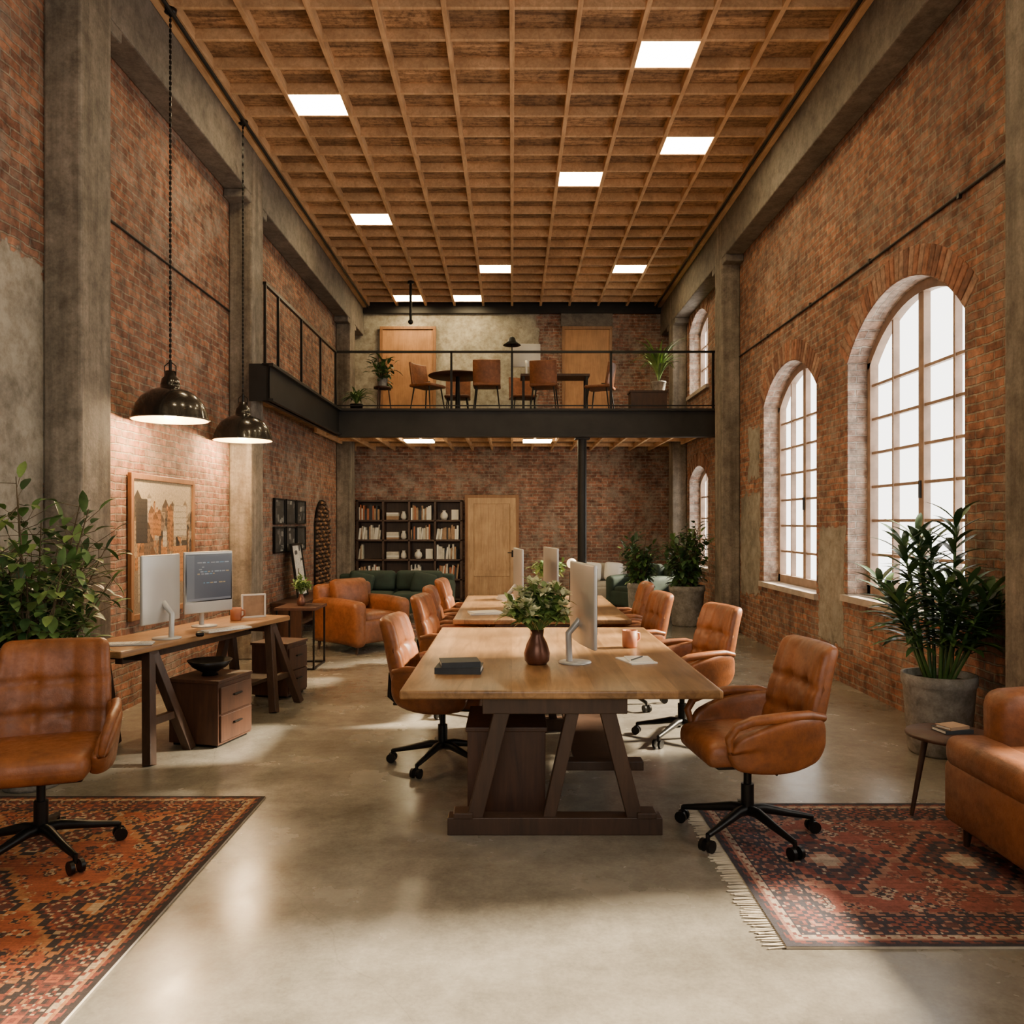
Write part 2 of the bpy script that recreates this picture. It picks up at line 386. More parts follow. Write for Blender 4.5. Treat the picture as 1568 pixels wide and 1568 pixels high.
for i in range(6): b.bb(-ox,ox,YR-.18,YR-.12,oz0+i*(oz1-oz0)/5-.03,oz0+i*(oz1-oz0)/5+.03,M_winf)
b.build('window_6')  # bars across the added rear fill opening, out of view
wi=1
for (y0,y1,st) in wins:
    for (s0,sp,cr) in st:
        b=MB(); m,zc,Rr=arch(y0,y1,sp,cr); xf=XW+.235
        f=lambda y:zc+math.sqrt(max(0,Rr*Rr-(y-m)**2))
        fw=.075
        b.bb(xf-.04,xf+.04,y0+.008,y0+fw,s0+.03,sp,M_winf); b.bb(xf-.04,xf+.04,y1-fw,y1-.008,s0+.03,sp,M_winf); b.bb(xf-.04,xf+.04,y0+.008,y1-.008,s0+.03,s0+.03+fw*1.3,M_winf)
        for i in range(20):
            ya=y0+(y1-y0)*i/20; yb=y0+(y1-y0)*(i+1)/20
            b.beam((xf,ya,f(ya)-.045),(xf,yb,f(yb)-.045),.08,.085,M_winf)
        nc=4 if y1-y0>1.6 else 3
        for i in range(1,nc):
            y=y0+(y1-y0)*i/nc; w=.045 if i*2==nc else .014
            b.bb(xf-.03,xf+.03,y-w,y+w,s0+.03,f(y)-.02,M_winf)
            if i*2==nc: b.bb(xf-.05,xf-.03,y-.01,y+.01,s0+.95,s0+1.1,M_steel)
        nr=int((cr-s0)/.38)
        for i in range(1,nr+1):
            z=s0+.1+(sp-s0)*i/nr*1.0
            if z<f(y0+.1)-.05: b.bb(xf-.02,xf+.02,y0+.03,y1-.03,z-.013,z+.013,M_winf)
        b.bb(XW-.05,XW+.3,y0-.06,y1+.06,s0-.035,s0+.028,M_sill)
        b.build('window_%d'%wi); wi+=1
def column(name,sgn,y0,y1,z1=ZC):
    b=MB(); xa,xb=sorted((sgn*XI,sgn*(XW-.002))); b.bb(xa,xb,y0,y1,0,z1-.002,M_col); return b.build(name,bevel=.02)
for sg,y0,y1 in((-1,5.74,6.18),(-1,9.5,9.95),(-1,15.3,15.75),(1,4.55,5.03),(1,11.8,12.2),(1,15.4,15.8)):
    column('concrete_column',sg,y0,y1)
for sg,nm in((-1,'left'),(1,'right')):
    b=MB(); xa,xb=sorted((sg*(XI+.004),sg*(XW-.002)))
    b.bb(xa,xb,YR,YB,5.42,6.06,M_beam)
    for yc in ((5.96,9.72,15.5) if sg<0 else (4.8,12.0,15.6)): b.bb(xa,xb,yc-.40,yc+.40,5.32,5.42,M_beam)
    b.build('concrete_beam_'+nm,bevel=.015)
# ceiling
ZL=6.11
b=MB(); b.bb(-XW,XW,YR,YB+.3,ZL,6.33,M_coff); b.build('ceiling')
b=MB(); S=.583; RW=.465
k0=int((YR-7)/RW)
ys=[7.0+RW*k for k in range(k0,22) if YR<7.0+RW*k<YB]
for k in range(-5,6): b.bb(k*S-.023,k*S+.023,YR,YB,6.0,ZL,M_lat)
for y in ys: b.bb(-XI,XI,y-.018,y+.018,6.006,ZL,M_lat)
for sg in(-1,1):
    b.bb(min(sg*XI,sg*(XI-.07)),max(sg*XI,sg*(XI-.07)),YR,YB,5.97,ZL,M_lat)
b.bb(-XI,XI,YB-.1,YB,5.86,ZL,M_steel)
b.build('ceiling_lattice',bevel=.004)
b=MB()
for sg in(-1,1): b.tube([(sg*(XI-.12),YR,5.96),(sg*(XI-.12),YB-.1,5.96)],.018,M_steel,8)
b.build('ceiling_conduit')
for (x,j) in((1.457,1),(-2.04,3),(2.04,5),(.874,7),(-2.04,10),(-.2915,15),(2.04,15),(-2.04,19),(-.874,19),(-.874,-6),(1.457,-10),(-2.04,-12),(.29,-3)):
    yc=7.0+RW*(j+.5); b=MB(); b.box((0,0,0),(.53,.42,.03),M_panel); b.box((0,0,.05),(.535,.425,.065),M_alu); b.build('ceiling_light_panel',(x,yc,6.027))
b=MB(); b.tube([(XW-.012,5.05,4.02),(XW-.012,8,3.99),(XW-.012,11.8,4.0)],.011,M_steel,6)
for y in(6,7.5,9,10.5): b.box((XW-.01,y,4.0),(.03,.03,.04),M_steel)
b.build('wall_cable')
b=MB(); b.tube([(-XW+.012,6.18,4.08),(-XW+.012,9.5,4.06)],.011,M_steel,6); b.build('wall_cable')
# ------------------------------------------------------------------ mezzanine
ZM=3.43; YM=13.2
b=MB()
b.bb(-XW,XW,YM+.05,YB,ZM-.14,ZM,M_steel)
b.bb(-XW,-2.83,9.95,YM+.05,ZM-.14,ZM,M_steel); b.bb(-XI,-2.83,9.42,9.95,ZM-.14,ZM,M_steel)
def ibeamx(x0,x1,y,s):
    b.bb(x0,x1,y,y+.03,2.98,ZM,M_steel); b.bb(x0,x1,y-.07,y+.1,ZM-.03,ZM+.005,M_steel); b.bb(x0,x1,y-.07,y+.1,2.98,3.01,M_steel)
ibeamx(-2.8,XW,YM,1)
x=-2.80
b.bb(x-.03,x,9.4,YM+.02,3.0,ZM,M_steel); b.bb(x-.08,x+.05,9.4,YM+.02,ZM-.03,ZM+.005,M_steel); b.bb(x-.08,x+.05,9.4,YM+.02,3.0,3.03,M_steel)
b.bb(-XI,x,9.4,9.43,3.0,ZM,M_steel)
b.bb(-XW,XW,YM+.1,YB,ZM-.28,ZM-.26,M_coff)
for i in range(17): b.bb(-3.2+i*.4-.02,-3.2+i*.4+.02,YM+.1,YB,3.07,ZM-.26,M_lat)
for i in range(3): b.bb(-XW,XW,14+i*1.0-.02,14+i*1.0+.02,3.09,ZM-.26,M_lat)
b.bb(-XW,x-.03,9.95,YM+.1,ZM-.28,ZM-.26,M_coff)
b.build('mezzanine_floor')
b=MB(); zt=4.36
for y in(9.42,9.95,11.05,12.15,13.2): b.bb(-2.865,-2.835,y-.015,y+.015,ZM,zt,M_blk)
b.bb(-2.87,-2.83,9.4,13.22,zt-.02,zt+.015,M_blk)
for x in(-2.85,-.98,0.0,1.6,3.25): b.bb(x-.018,x+.018,13.18,13.22,ZM,zt,M_blk)
b.bb(-2.87,3.28,13.18,13.22,zt-.02,zt+.015,M_blk); b.bb(-2.87,3.28,13.19,13.21,ZM+.05,ZM+.07,M_blk)
b.build('mezzanine_railing')
for x in(-1.65,.45):
    b=MB(); b.box((0,0,0),(.5,.42,.03),M_panel); b.box((0,0,.03),(.52,.44,.04),M_alu); b.build('mezzanine_light_panel',(x,14.55,3.05))
b=MB(); b.tube([(0,0,0),(0,0,2.98)],.075,M_steel,20); b.box((0,0,.01),(.26,.26,.02),M_steel); b.box((0,0,2.97),(.24,.24,.02),M_steel); b.build('steel_post',(1.15,13.4,0))
def door(name,loc,w,h,m,panels=True):
    b=MB(); b.box((0,0,h/2),(w,.05,h),m)
    for s in(-1,1): b.box((s*(w/2+.03),-.0,h/2),(.06,.10,h),M_frame)
    b.box((0,0,h+.03),(w+.12,.10,.06),M_frame)
    if panels:
        st=.12
        for s in(-1,1): b.box((s*(w/2-st/2),-.035,h/2),(st,.03,h),m)
        for z in(st/2,h*.27,h-st/2): b.box((0,-.035,z),(w-2*st,.03,st),m)
        for i in range(5): b.box((-w/2+st+(w-2*st)*(i+.5)/5,-.028,h/2),((w-2*st)/5-.015,.012,h-.1),m)
    b.box((w/2-.07,-.06,h*.46),(.04,.02,.14),M_blk); b.tube([(w/2-.07,-.07,h*.47),(w/2-.07,-.1,h*.47),(w/2-.17,-.1,h*.47)],.01,M_blk)
    return b.build(name,loc,bevel=.004)
door('door_1',(-.41,YB-.055,0),.98,2.10,M_door)
door('door_2',(-2.12,YB-.055,ZM),1.02,2.1,M_door2,False)
door('door_3',(1.53,YB-.055,ZM),.9,2.1,M_door2,False)
b=MB(); b.bb(1.0,2.05,YB-.06,YB-.001,5.6,5.86,M_beam); b.build('trim_2_lintel')
# ------------------------------------------------------------------ furniture
def office_chair():
    b=MB()
    b.rbox((0,-.03,.47),(.53,.52,.12),.05,M_lea,n=6,puff=.018,deform=lambda p:(p.x*(1-.10*max(0,-p.y/.26)),p.y,p.z-.25*max(0,-p.y-.14)**1.5*3*.3))
    b.rbox((0,-.02,.41),(.44,.44,.03),.014,M_blk)
    def df(p):
        x,y,z=p; t=(z+.27)/.54
        w=1.0-.12*max(0,t-.45)**1.3*1.6 - .10*max(0,.25-t)
        nx=x*w
        if y<0:
            du=0
            for bx in(-.09,.09):
                for bz in(-.10,.06): du+=.024*math.exp(-((x-bx)**2+(z-bz)**2)/.0009)
            du+=.012*math.exp(-(z-.06)**2/.00025)+.012*math.exp(-(z+.10)**2/.00025)
            du+=.009*math.exp(-(abs(x)-.09)**2/.0002)+.009*math.exp(-(abs(x)-.20)**2/.0002)
            y+=du
        y-=.95*x*x*(1-.45*t)
        y+=.18*(z+.2)+.10*max(0,t-.6)**2
        return(nx,y,z)
    b.rbox((0,.27,.72),(.54,.095,.53),.045,M_lea,n=22,puff=.010,pax=1,deform=df)
    for s in(-1,1):
        def ds(p,s=s):
            x,y,z=p; u=y/.25; v=z/.14
            yy=y*math.sqrt(max(0,1-v*v*.38)); zz=z*math.sqrt(max(0,1-u*u*.38))
            zz+=.05*u*(1 if v>0 else .2)
            return(x-s*.06*u*u*(1 if u>0 else .4)+s*.02*v,yy,zz)
        b.rbox((s*.30,.04,.52),(.065,.50,.26),.03,M_lea,n=8,deform=ds)
        b.tube([(s*.27,.27,.65),(s*.305,.18,.672),(s*.32,.05,.668),(s*.32,-.10,.655),(s*.315,-.18,.625),(s*.305,-.215,.57),(s*.29,-.20,.51)],[.02,.024,.025,.024,.022,.02,.016],M_lea,10)
        b.tube([(s*.18,0,.41),(s*.29,0,.41),(s*.30,0,.45)],.014,M_blk)
    b.tube([(0,0,.12),(0,0,.26)],.032,M_blk,14); b.tube([(0,0,.26),(0,0,.41)],.02,M_blk,14)
    b.rbox((0,0,.385),(.16,.26,.045),.015,M_blk); b.tube([(.05,.02,.385),(.24,.05,.375)],.007,M_blk)
    b.rbox((0,.20,.395),(.07,.26,.02),.008,M_blk); b.tube([(0,.3,.395),(0,.36,.44),(0,.35,.6)],.016,M_blk)
    for i in range(5):
        a=2*math.pi*i/5+.3; c,s_=math.cos(a),math.sin(a)
        b.tube([(0,0,.125),(c*.08,s_*.08,.13),(c*.22,s_*.22,.10),(c*.34,s_*.34,.078)],[.03,.026,.019,.014],M_blk,8)
        b.tube([(c*.34,s_*.34,.085),(c*.34,s_*.34,.045)],.011,M_blk)
        for o in(-1,1):
            p=Vector((c*.345,s_*.345,.031))+Vector((-s_,c,0))*o*.014; q=p+Vector((-s_,c,0))*o*.018
            b.tube([tuple(p),tuple(q)],.031,M_blk,14)
    return b
ch=office_chair().build('office_chair',(1.20,4.16,.012),-84)
cm=ch.data
for (x,y,z,rz) in((-2.25,3.90,.012,18),(-.46,5.42,0,85),(1.26,6.05,0,-76),(-.45,6.95,0,84),(-.46,7.9,0,92),(-.44,8.95,0,88),(1.0,7.2,0,-84),(1.05,8.4,0,-92)):
    place('office_chair',cm,(x,y,z),rz)
def trestle(b,y,cx,hw,m,zt=.70):
    b.box((cx,y,.045),(hw*2,.10,.09),m)
    for s in(-1,1): b.box((cx+s*(hw-.08),y,.10),(.10,.11,.03),m)
    b.box((cx,y,zt-.04),(hw*1.35,.09,.08),m)
    b.beam((cx-hw*.48,y,zt-.04),(cx-hw*.75,y,.08),.08,.08,m,(0,1,0))
    b.beam((cx+hw*.48,y,zt-.04),(cx+hw*.75,y,.08),.08,.08,m,(0,1,0))
def table(name,x0,x1,y0,y1,extra=True):
    b=MB(); cx=.22; hw=.55
    b.rbox(((x0+x1)/2,(y0+y1)/2,.728),(x1-x0,y1-y0,.045),.012,M_top)
    for y in(y0+.10,y1-.3): trestle(b,y,cx,hw,M_leg)
    b.beam((cx+.10,y0+.10,.66),(cx-.03,y0+.10,.08),.065,.065,M_leg,(0,1,0))
    b.beam((cx-.02,y1-.3,.66),(cx+.10,y1-.3,.08),.06,.06,M_leg,(0,1,0))
    b.box((cx,(y0+y1)/2,.655),(.08,y1-y0-.5,.07),M_leg)
    b.box((cx+.28,(y0+y1)/2+.05,.26),(.30,y1-y0-.75,.03),M_leg)
    b.box((cx+.28,y0+.45,.25),(.46,.10,.05),M_leg); b.box((cx+.28,y1-.5,.25),(.46,.10,.05),M_leg)
    return b.build(name,bevel=.004)
table('trestle_table',-.57,1.07,4.12,6.62); table('trestle_table',-.52,1.05,7.15,9.5)
def cabinet(name,loc,w,d,h,rz,m,n=3):
    b=MB(); b.bb(-w/2,w/2,-d/2,d/2,.02,h-.02,m); b.bb(-w/2-.01,w/2+.01,-d/2-.01,d/2+.01,h-.025,h,m); b.bb(-w/2+.02,w/2-.02,-d/2+.02,d/2-.02,0,.03,M_blk)
    for i in range(n):
        z0=.04+(h-.08)*i/n; b.bb(-w/2+.015,w/2-.015,-d/2-.016,-d/2,z0,z0+(h-.08)/n-.012,m); b.bb(-.05,.05,-d/2-.035,-d/2-.016,z0+(h-.08)/n*.55,z0+(h-.08)/n*.55+.012,M_blk)
    return b.build(name,loc,rz,bevel=.004)
cabinet('drawer_cabinet',(-.03,4.64,0),.42,.5,.50,180,M_cab)
cabinet('drawer_cabinet',(-2.22,6.02,0),.42,.40,.48,76,M_cab,2)
cabinet('drawer_cabinet',(-2.17,7.62,0),.36,.36,.50,76,M_cab,2)
# desk on left
b=MB(); L=2.15; DW=.54
b.rbox((-DW/2,L/2,.74),(DW,L,.045),.012,M_top2)
for y in(.32,L-.28):
    for x,xs in((-.06,.12),(-.46,-.50)):
        b.beam((x,y+.02,.72),(xs,y-.20,.0),.065,.065,M_leg,(1,0,0)); 
        b.beam((x,y+.04,.72),(xs,y+.22,.0),.065,.065,M_leg,(1,0,0))
        k=.6; b.beam((x+(xs-x)*k,y-.12,.26),(x+(xs-x)*k,y+.16,.26),.05,.05,M_leg)
    b.bb(-.50,-.02,y-.01,y+.07,.65,.72,M_leg)
b.bb(-.30,-.24,.3,L-.25,.62,.68,M_leg); b.bb(-.50,-.06,L-.75,L-.1,.22,.25,M_leg)
desk=b.build('writing_desk',(-2.53,5.28,0),-14.3,bevel=.004)
def monitor(name,loc,rz,w=.60,h=.40,scr=M_scr,ui=None,zc=.36):
    b=MB()
    b.rbox((0,0,zc),(w,.022,h+.09),.01,M_alu,deform=lambda p:(p.x,p.y+(.018*(1-(2*p.x/w)**2) if p.y>0 else 0),p.z))
    b.box((0,-.0115,zc+.035),(w-.02,.003,h-.02),scr)
    b.tube([(0,.02,zc-.10),(0,.09,zc-.18),(0,.085,.012)],[.022,.02,.02],M_alu,10); b.lathe([(.001,0),(.10,0),(.10,.008),(.02,.012),(.001,.012)],(0,.05,0),M_alu,24)
    o=b.build(name,loc,rz)
    if ui is not None: cpanel('screen_image',ui,w-.04,h-.04,(0,-.0135,zc+.035),(90,0,0),M_ui,o)
    return o
def mkui(seed,nx=60,ny=40):
    q=np.random.RandomState(seed); c=np.ones((ny,nx,3))*np.array([.02,.022,.028])
    for y in range(3,ny-3,2):
        if q.rand()<.25: continue
        x=14+q.randint(0,6)*2
        while x<nx-6 and q.rand()<.8:
            l=q.randint(2,7); col=[(.10,.11,.12),(.13,.09,.04),(.04,.08,.11),(.08,.08,.08)][q.randint(4)]; c[y,x:min(x+l,nx-3)]=col; x+=l+q.randint(1,4)
    c[:,:10]=(.035,.037,.042); c[:2]=(.06,.06,.065); return c
m_,nt_,b_=newmat('screen_pixels'); a_=N(nt_,'ShaderNodeVertexColor',layer_name='Col'); nt_.links.new(a_.outputs[0],b_.inputs['Base Color']); nt_.links.new(a_.outputs[0],b_.inputs['Emission Color']); b_.inputs['Emission Strength'].default_value=.8; b_.inputs['Roughness'].default_value=.25; M_ui=m_
monitor('desktop_monitor',(.43,4.95,.751),99)
monitor('desktop_monitor',(-2.54,5.90,.763),260,.46,.40)
monitor('desktop_monitor',(-2.44,6.56,.763),58,.46,.40,M_scr,mkui(3))
monitor('desktop_monitor',(.06,7.7,.751),97); monitor('desktop_monitor',(.38,8.0,.751),100); 
def kbd(name,loc,rz):
    b=MB(); b.rbox((0,0,.006),(.40,.12,.012),.005,M_alu)
    for i in range(14):
        for j in range(4): b.box((-.18+i*.0277,-.042+j*.028,.014),(.023,.023,.004),M_white)
    return b.build(name,loc,rz)
kbd('keyboard',(-2.66,5.57,.763),14)
kbd('keyboard',(-2.22,6.34,.763),56)
def mug(name,loc,m,s=1,rz=0):
    b=MB(); b.lathe([(.001,0),(.034*s,0),(.038*s,.01),(.040*s,.09*s),(.036*s,.09*s),(.034*s,.012),(.001,.012)],(0,0,0),m,20)
    b.tube([(.038*s,0,.075*s),(.062*s,0,.07*s),(.065*s,0,.04*s),(.038*s,0,.022*s)],.006*s,m,8); return b.build(name,loc,rz)
mug('coffee_mug',(.80,5.55,.751),M_clay,1.3,30); mug('coffee_mug',(-2.36,6.98,.763),M_clay,1.2,0)
b=MB(); b.rbox((0,0,.016),(.06,.10,.032),.014,M_blk,puff=.004); b.build('computer_mouse',(-2.30,6.02,.763),20)
def books(name,loc,rz,lst):
    b=MB(); z=0
    for (w,d,h,m,r) in lst:
        E=(0,0,math.radians(r)); b.box((0,0,z+h/2),(w-.01,d-.01,h-.006),M_paper,E); b.box((0,0,z+.0015),(w,d,.003),m,E); b.box((0,0,z+h-.0015),(w,d,.003),m,E)
        c=Matrix.Rotation(E[2],3,'Z')@Vector((0,-d/2,0)); b.box((c.x,c.y,z+h/2),(w,.004,h),m,E); z+=h
    return b.build(name,loc,rz)
books('book_stack',(-.30,4.66,.751),0,[(.26,.19,.035,M_bookd,-3),(.22,.17,.03,M_bookd,10)])
books('book_stack',(2.35,4.36,.484),0,[(.16,.12,.02,M_bookd,8),(.13,.1,.016,M_bookt,20)])
b=MB(); b.box((0,0,.004),(.17,.24,.008),M_paper,(0,0,.12)); b.box((.02,.01,.011),(.15,.2,.006),M_white,(0,0,-.15)); b.tube([(-.05,-.06,.018),(.06,.06,.018)],.004,M_blk,6); b.build('notebook',(.76,5.0,.751),10)
books('notebook_pile',(.0,9.0,.751),20,[(.3,.22,.02,M_paper,0),(.26,.2,.03,M_bookw,12)])
books('paper_stack',(-.25,7.6,.751),10,[(.3,.22,.012,M_paper,0),(.28,.2,.01,M_paper,12)])
def flowers(name,loc,vm,s=1.0,seed=1,n=30,petals=True,wide=.20):
    r=random.Random(seed); b=MB()
    b.lathe([(.001,0),(.05*s,0),(.066*s,.02*s),(.07*s,.06*s),(.055*s,.11*s),(.034*s,.15*s),(.038*s,.185*s),(.032*s,.185*s),(.028*s,.15*s)],(0,0,0),vm,24)
    for i in range(n):
        a=r.uniform(0,6.28); t=r.uniform(.1,1.0); h=r.uniform(.14,.29)*s*(1.15-t*.55); d=Vector((math.cos(a)*t,math.sin(a)*t,0))*wide*s
        p0=Vector((0,0,.16*s)); p1=p0+d*.45+Vector((0,0,h*.6)); p2=p0+d+Vector((0,0,h)); b.tube([p0,p1,p2],.0025*s,M_leaf3,5)
        for j in range(11):
            q=p1.lerp(p2,r.random()*1.05); dd=Vector((r.uniform(-1,1),r.uniform(-1,1),r.uniform(-.4,1))); b.leaf(q,dd,r.uniform(.05,.09)*s,.030*s,r.choice([M_leaf3,M_leaf3,M_leaf]),.5,3)
        if petals and r.random()<.8:
            for j in range(14): b.leaf(p2+Vector((r.gauss(0,.012),r.gauss(0,.012),.01)),(r.uniform(-1,1),r.uniform(-1,1),r.uniform(-.1,1)),.038*s,.03*s,M_petal,.3,2)
    return b.build(name,loc,recalc=False)
flowers('flower_vase',(.15,4.9,.751),M_copper,1.12,3,52)
flowers('flower_vase',(.42,9.1,.751),M_white,1.1,5,petals=False)
b=MB(); b.lathe([(.001,0),(.07,0),(.07,.015),(.01,.02)],(0,0,0),M_steel,20); b.tube([(0,0,.01),(0,0,.30),(.02,0,.36)],.008,M_steel); b.ball((.02,0,.41),.055,M_globe); b.build('globe_table_lamp',(.62,8.75,.751))
def pendant(name,loc,top,R_=.315):
    b=MB(); 
    pr=[(.03,.42),(.045,.415),(.05,.37),(.07,.345),(.08,.30),(.082,.27),(.12,.26),(.18,.235),(.235,.19),(.275,.13),(.298,.07),(R_-.005,.014),(R_,0)]
    b.lathe(pr,(0,0,0),M_lamp,40)
    b.lathe([(r-.004,z-.004) for r,z in pr[5:]],(0,0,0),M_lampin,40); b.lathe([(.001,.26),(.085,.26)],(0,0,0),M_lampin,20)
    b.lathe([(R_-.006,-.003),(R_+.003,-.003),(R_+.003,.008),(R_-.006,.008)],(0,0,0),M_lamp,40)
    for s in(-1,1): b.tube([(s*.048,0,.38),(s*.05,0,.46),(0,0,.50)],.005,M_blk,6)
    b.tube([(0,0,.42),(0,0,.50)],.014,M_blk); b.tube([(0,0,.50),(0,0,top)],.005,M_blk,6)
    z=.50
    while z<top-.05: b.box((0,0,z),(.020,.006,.028),M_blk,(0,0,.8 if int(z*20)%2 else 0)); z+=.045
    b.lathe([(.001,0),(.055,0),(.05,-.03),(.02,-.05)],(0,0,top),M_blk,20)
    b.lathe([(.02,.22),(.03,.17),(.055,.11),(.06,.06),(.045,.02),(.001,.005)],(0,0,0),M_bulb,20)
    o=b.build(name,loc,recalc=False)
    l=D.lights.new('bulb','POINT'); l.energy=55; l.color=(1,.68,.37); l.shadow_soft_size=.05; lo=D.objects.new('bulb_light',l); scn.collection.objects.link(lo); lo.parent=o; lo.location=(0,0,-.03)
    return o
pendant('pendant_lamp',(-2.93,7.0,2.48),6.0-2.48); pendant('pendant_lamp',(-2.95,8.95,2.50),6.0-2.50)
def sofa(name,w,d,sh,bh,ah,aw,n,m,loc,rz,legs=M_leg,extra=None,set_=0):
    b=MB()
    b.rbox((0,0,.12+(sh-.22)/2+.02),(w-.02,d-.04,sh-.18),.03,m)
    cw=(w-2*aw)/n
    for i in range(n):
        x=-w/2+aw+cw*(i+.5)
        b.rbox((x,-.06,sh-.06),(cw-.008,d-.22,.15),.055,m,n=6,puff=.02)
        b.rbox((x,d/2-.21,sh+.03+(bh-sh)/2),(cw-.01,.17,(bh-sh)+.02),.07,m,(-.2,0,0),n=6,puff=.035,pax=1)
    if set_: b.rbox((0,-d/2+set_/2+.02,sh-.06),(w-.01,set_+.06,.16),.06,m,n=6,puff=.006); b.rbox((0,-d/2+set_/2+.03,.12+(sh-.24)/2),(w,set_+.06,sh-.22),.03,m)
    b.rbox((0,d/2-.08,.1+(bh-.12)/2),(w-.02,.15,bh-.12),.06,m,n=5)
    for s in(-1,1):
        b.rbox((s*(w/2-aw/2),set_/2,.1+(ah-.1)/2),(aw,d-set_,ah-.1),aw*.42,m,n=6,deform=lambda p:(p.x*(1+.15*max(0,p.z/(ah/2))),p.y,p.z-.03*max(0,-p.y/(d/2))**2))
        for y in(-d/2+.08,d/2-.08): b.tube([(s*(w/2-.09),y,.13),(s*(w/2-.07),y,0)],[.025,.015],legs,10)
    if extra: extra(b)
    return b.build(name,loc,rz)
sofa('leather_sofa',1.95,.98,.52,.80,.79,.20,2,M_lea2,(2.64,3.10,.014),-90,set_=.17)
sofa('leather_armchair',.92,.88,.46,.84,.66,.18,1,M_lea2,(-1.92,10.4,0),52)
def pil(b):
    for x in(-.55,.5): b.rbox((x,-.02,.58),(.42,.13,.36),.06,M_green,(-.35,.2,0),puff=.03,pax=1)
sofa('green_sofa',2.0,.9,.42,.74,.62,.2,2,M_green,(-1.98,13.7,0),0,extra=pil)
sofa('green_armchair',.95,.9,.44,.82,.66,.19,1,M_green,(2.3,14.6,0),-60)
M_lin=mat('linen',(.42,.38,.32),.9,0,12,.15,.2)
def pil2(b):
    for x,m in((-.22,M_paper),(.2,M_white)): b.rbox((x,.05,.66),(.36,.14,.36),.06,m,(-.3,.1,0),puff=.04,pax=1)
sofa('linen_armchair',1.0,.85,.45,.78,.6,.14,1,M_lin,(1.75,15.6,0),0,extra=pil2)
b=MB(); b.lathe([(.001,.445),(.20,.445),(.222,.452),(.225,.462),(.22,.47),(.001,.47)],(0,0,0),M_cab,36)
for i in range(3):
    a=2*math.pi*i/3+.5; b.tube([(math.cos(a)*.12,math.sin(a)*.12,.45),(math.cos(a)*.19,math.sin(a)*.19,.0)],[.018,.011],M_leg,10)
b.build('round_side_table',(2.33,4.33,.013))
def pot(b,r,h,m):
    b.lathe([(.001,0),(r*.78,0),(r*.84,.02),(r*.98,h*.85),(r*1.0,h*.86),(r*1.03,h*.88),(r*1.03,h),(r*.93,h),(r*.9,h-.06),(.001,h-.06)],(0,0,0),m,40)
    b.lathe([(.001,h-.05),(r*.9,h-.05)],(0,0,0),M_soil,30)
def clampx(b,lo,hi,ylo=None,yhi=None):
    o=[]
    for (x,y,z) in b.v:
        if hi is not None and x>hi-.08: x=hi-.08+.08*math.tanh((x-hi+.08)/.15)
        if lo is not None and x<lo+.08: x=lo+.08-.08*math.tanh((lo+.08-x)/.15)
        if yhi is not None and y>yhi-.1: y=yhi-.1+.1*math.tanh((y-yhi+.1)/.2)
        if ylo is not None and y<ylo+.1: y=ylo+.1-.1*math.tanh((ylo+.1-y)/.2)
        o.append((x,y,z))
    b.v=o
def strap_plant(name,loc,r,h,top,seed,m=M_leaf2,spread=.28,ns=9,L=.34,pm=M_pot,W=.042,zmin=.35,lo=None,hi=None,n=34,ylo=None):
    q=random.Random(seed); b=MB(); pot(b,r,h,pm)
    for i in range(ns):
        a=2*math.pi*i/ns*2.4+q.uniform(-.3,.3); t=q.uniform(.15,1)*spread if i else .03; ht=(top-h)*(q.uniform(.5,.80)*(1.1-.5*t/spread) if i else .82)
        p0=Vector((math.cos(a)*r*.35,math.sin(a)*r*.35,h-.05)); p1=p0+Vector((math.cos(a)*t*.45,math.sin(a)*t*.45,ht*.55)); p2=p0+Vector((math.cos(a)*t,math.sin(a)*t,ht))
        b.tube([p0,p1,p2],[.014,.011,.006],M_leaf,6)
        for j in range(n):
            f=zmin+(1-zmin)*j/(n-1); p=(p0.lerp(p1,f*2) if f<.5 else p1.lerp(p2,f*2-1)); an=j*2.4+i; el=.3+1.0*((j/n)**1.5)
            b.leaf(p,(math.cos(an),math.sin(an),el),L*q.uniform(.75,1.05)*(1-.2*(j/n)),W,q.choice([m,m,M_leaf]),.8,5)
    clampx(b,lo,hi,ylo)
    return b.build(name,loc,recalc=False)
def bush(name,loc,r,h,z0,top,spread,seed,ns=14,leafL=.10,leafW=.045,m=(M_leaf,M_leaf2),pm=M_pot,nl=34,lean=(0,0),lo=None,hi=None,sp=.06,yhi=None):
    q=random.Random(seed); b=MB(); pot(b,r,h,pm)
    for i in range(ns):
        a=2*math.pi*i/ns+q.uniform(-.3,.3); t=q.uniform(.15,1)*spread; ht=q.uniform(.6,1)*(top-h)*(1.08-.4*t/spread)
        p0=Vector((math.cos(a)*r*.3,math.sin(a)*r*.3,h-.05)); p1=p0+Vector((math.cos(a)*t*.35+lean[0]*.3,math.sin(a)*t*.35+lean[1]*.3,ht*.5)); p2=p0+Vector((math.cos(a)*t+lean[0],math.sin(a)*t+lean[1],ht))
        b.tube([p0,p1,p2],[.010,.007,.003],M_stem,6)
        for j in range(nl):
            f=1-(1-(z0-h)/(top-h)*.8)*q.random()**.8; p=(p0.lerp(p1,f*2) if f<.5 else p1.lerp(p2,f*2-1)); off=Vector((q.gauss(0,1),q.gauss(0,1),q.gauss(0,.7)))*sp
            pp=p+off
            b.tube([p,pp],.002,M_stem,4,cap=False)
            b.leaf(pp,off+Vector((0,0,.02)),leafL*q.uniform(.7,1.15),leafW,q.choice(m),.7,4)
    clampx(b,lo,hi,None,yhi)
    return b.build(name,loc,recalc=False)
strap_plant('potted_dracaena',(2.97,5.68,0),.235,.55,1.92,4,spread=.38,ns=17,hi=.31,W=.05,n=32,ylo=-.62)
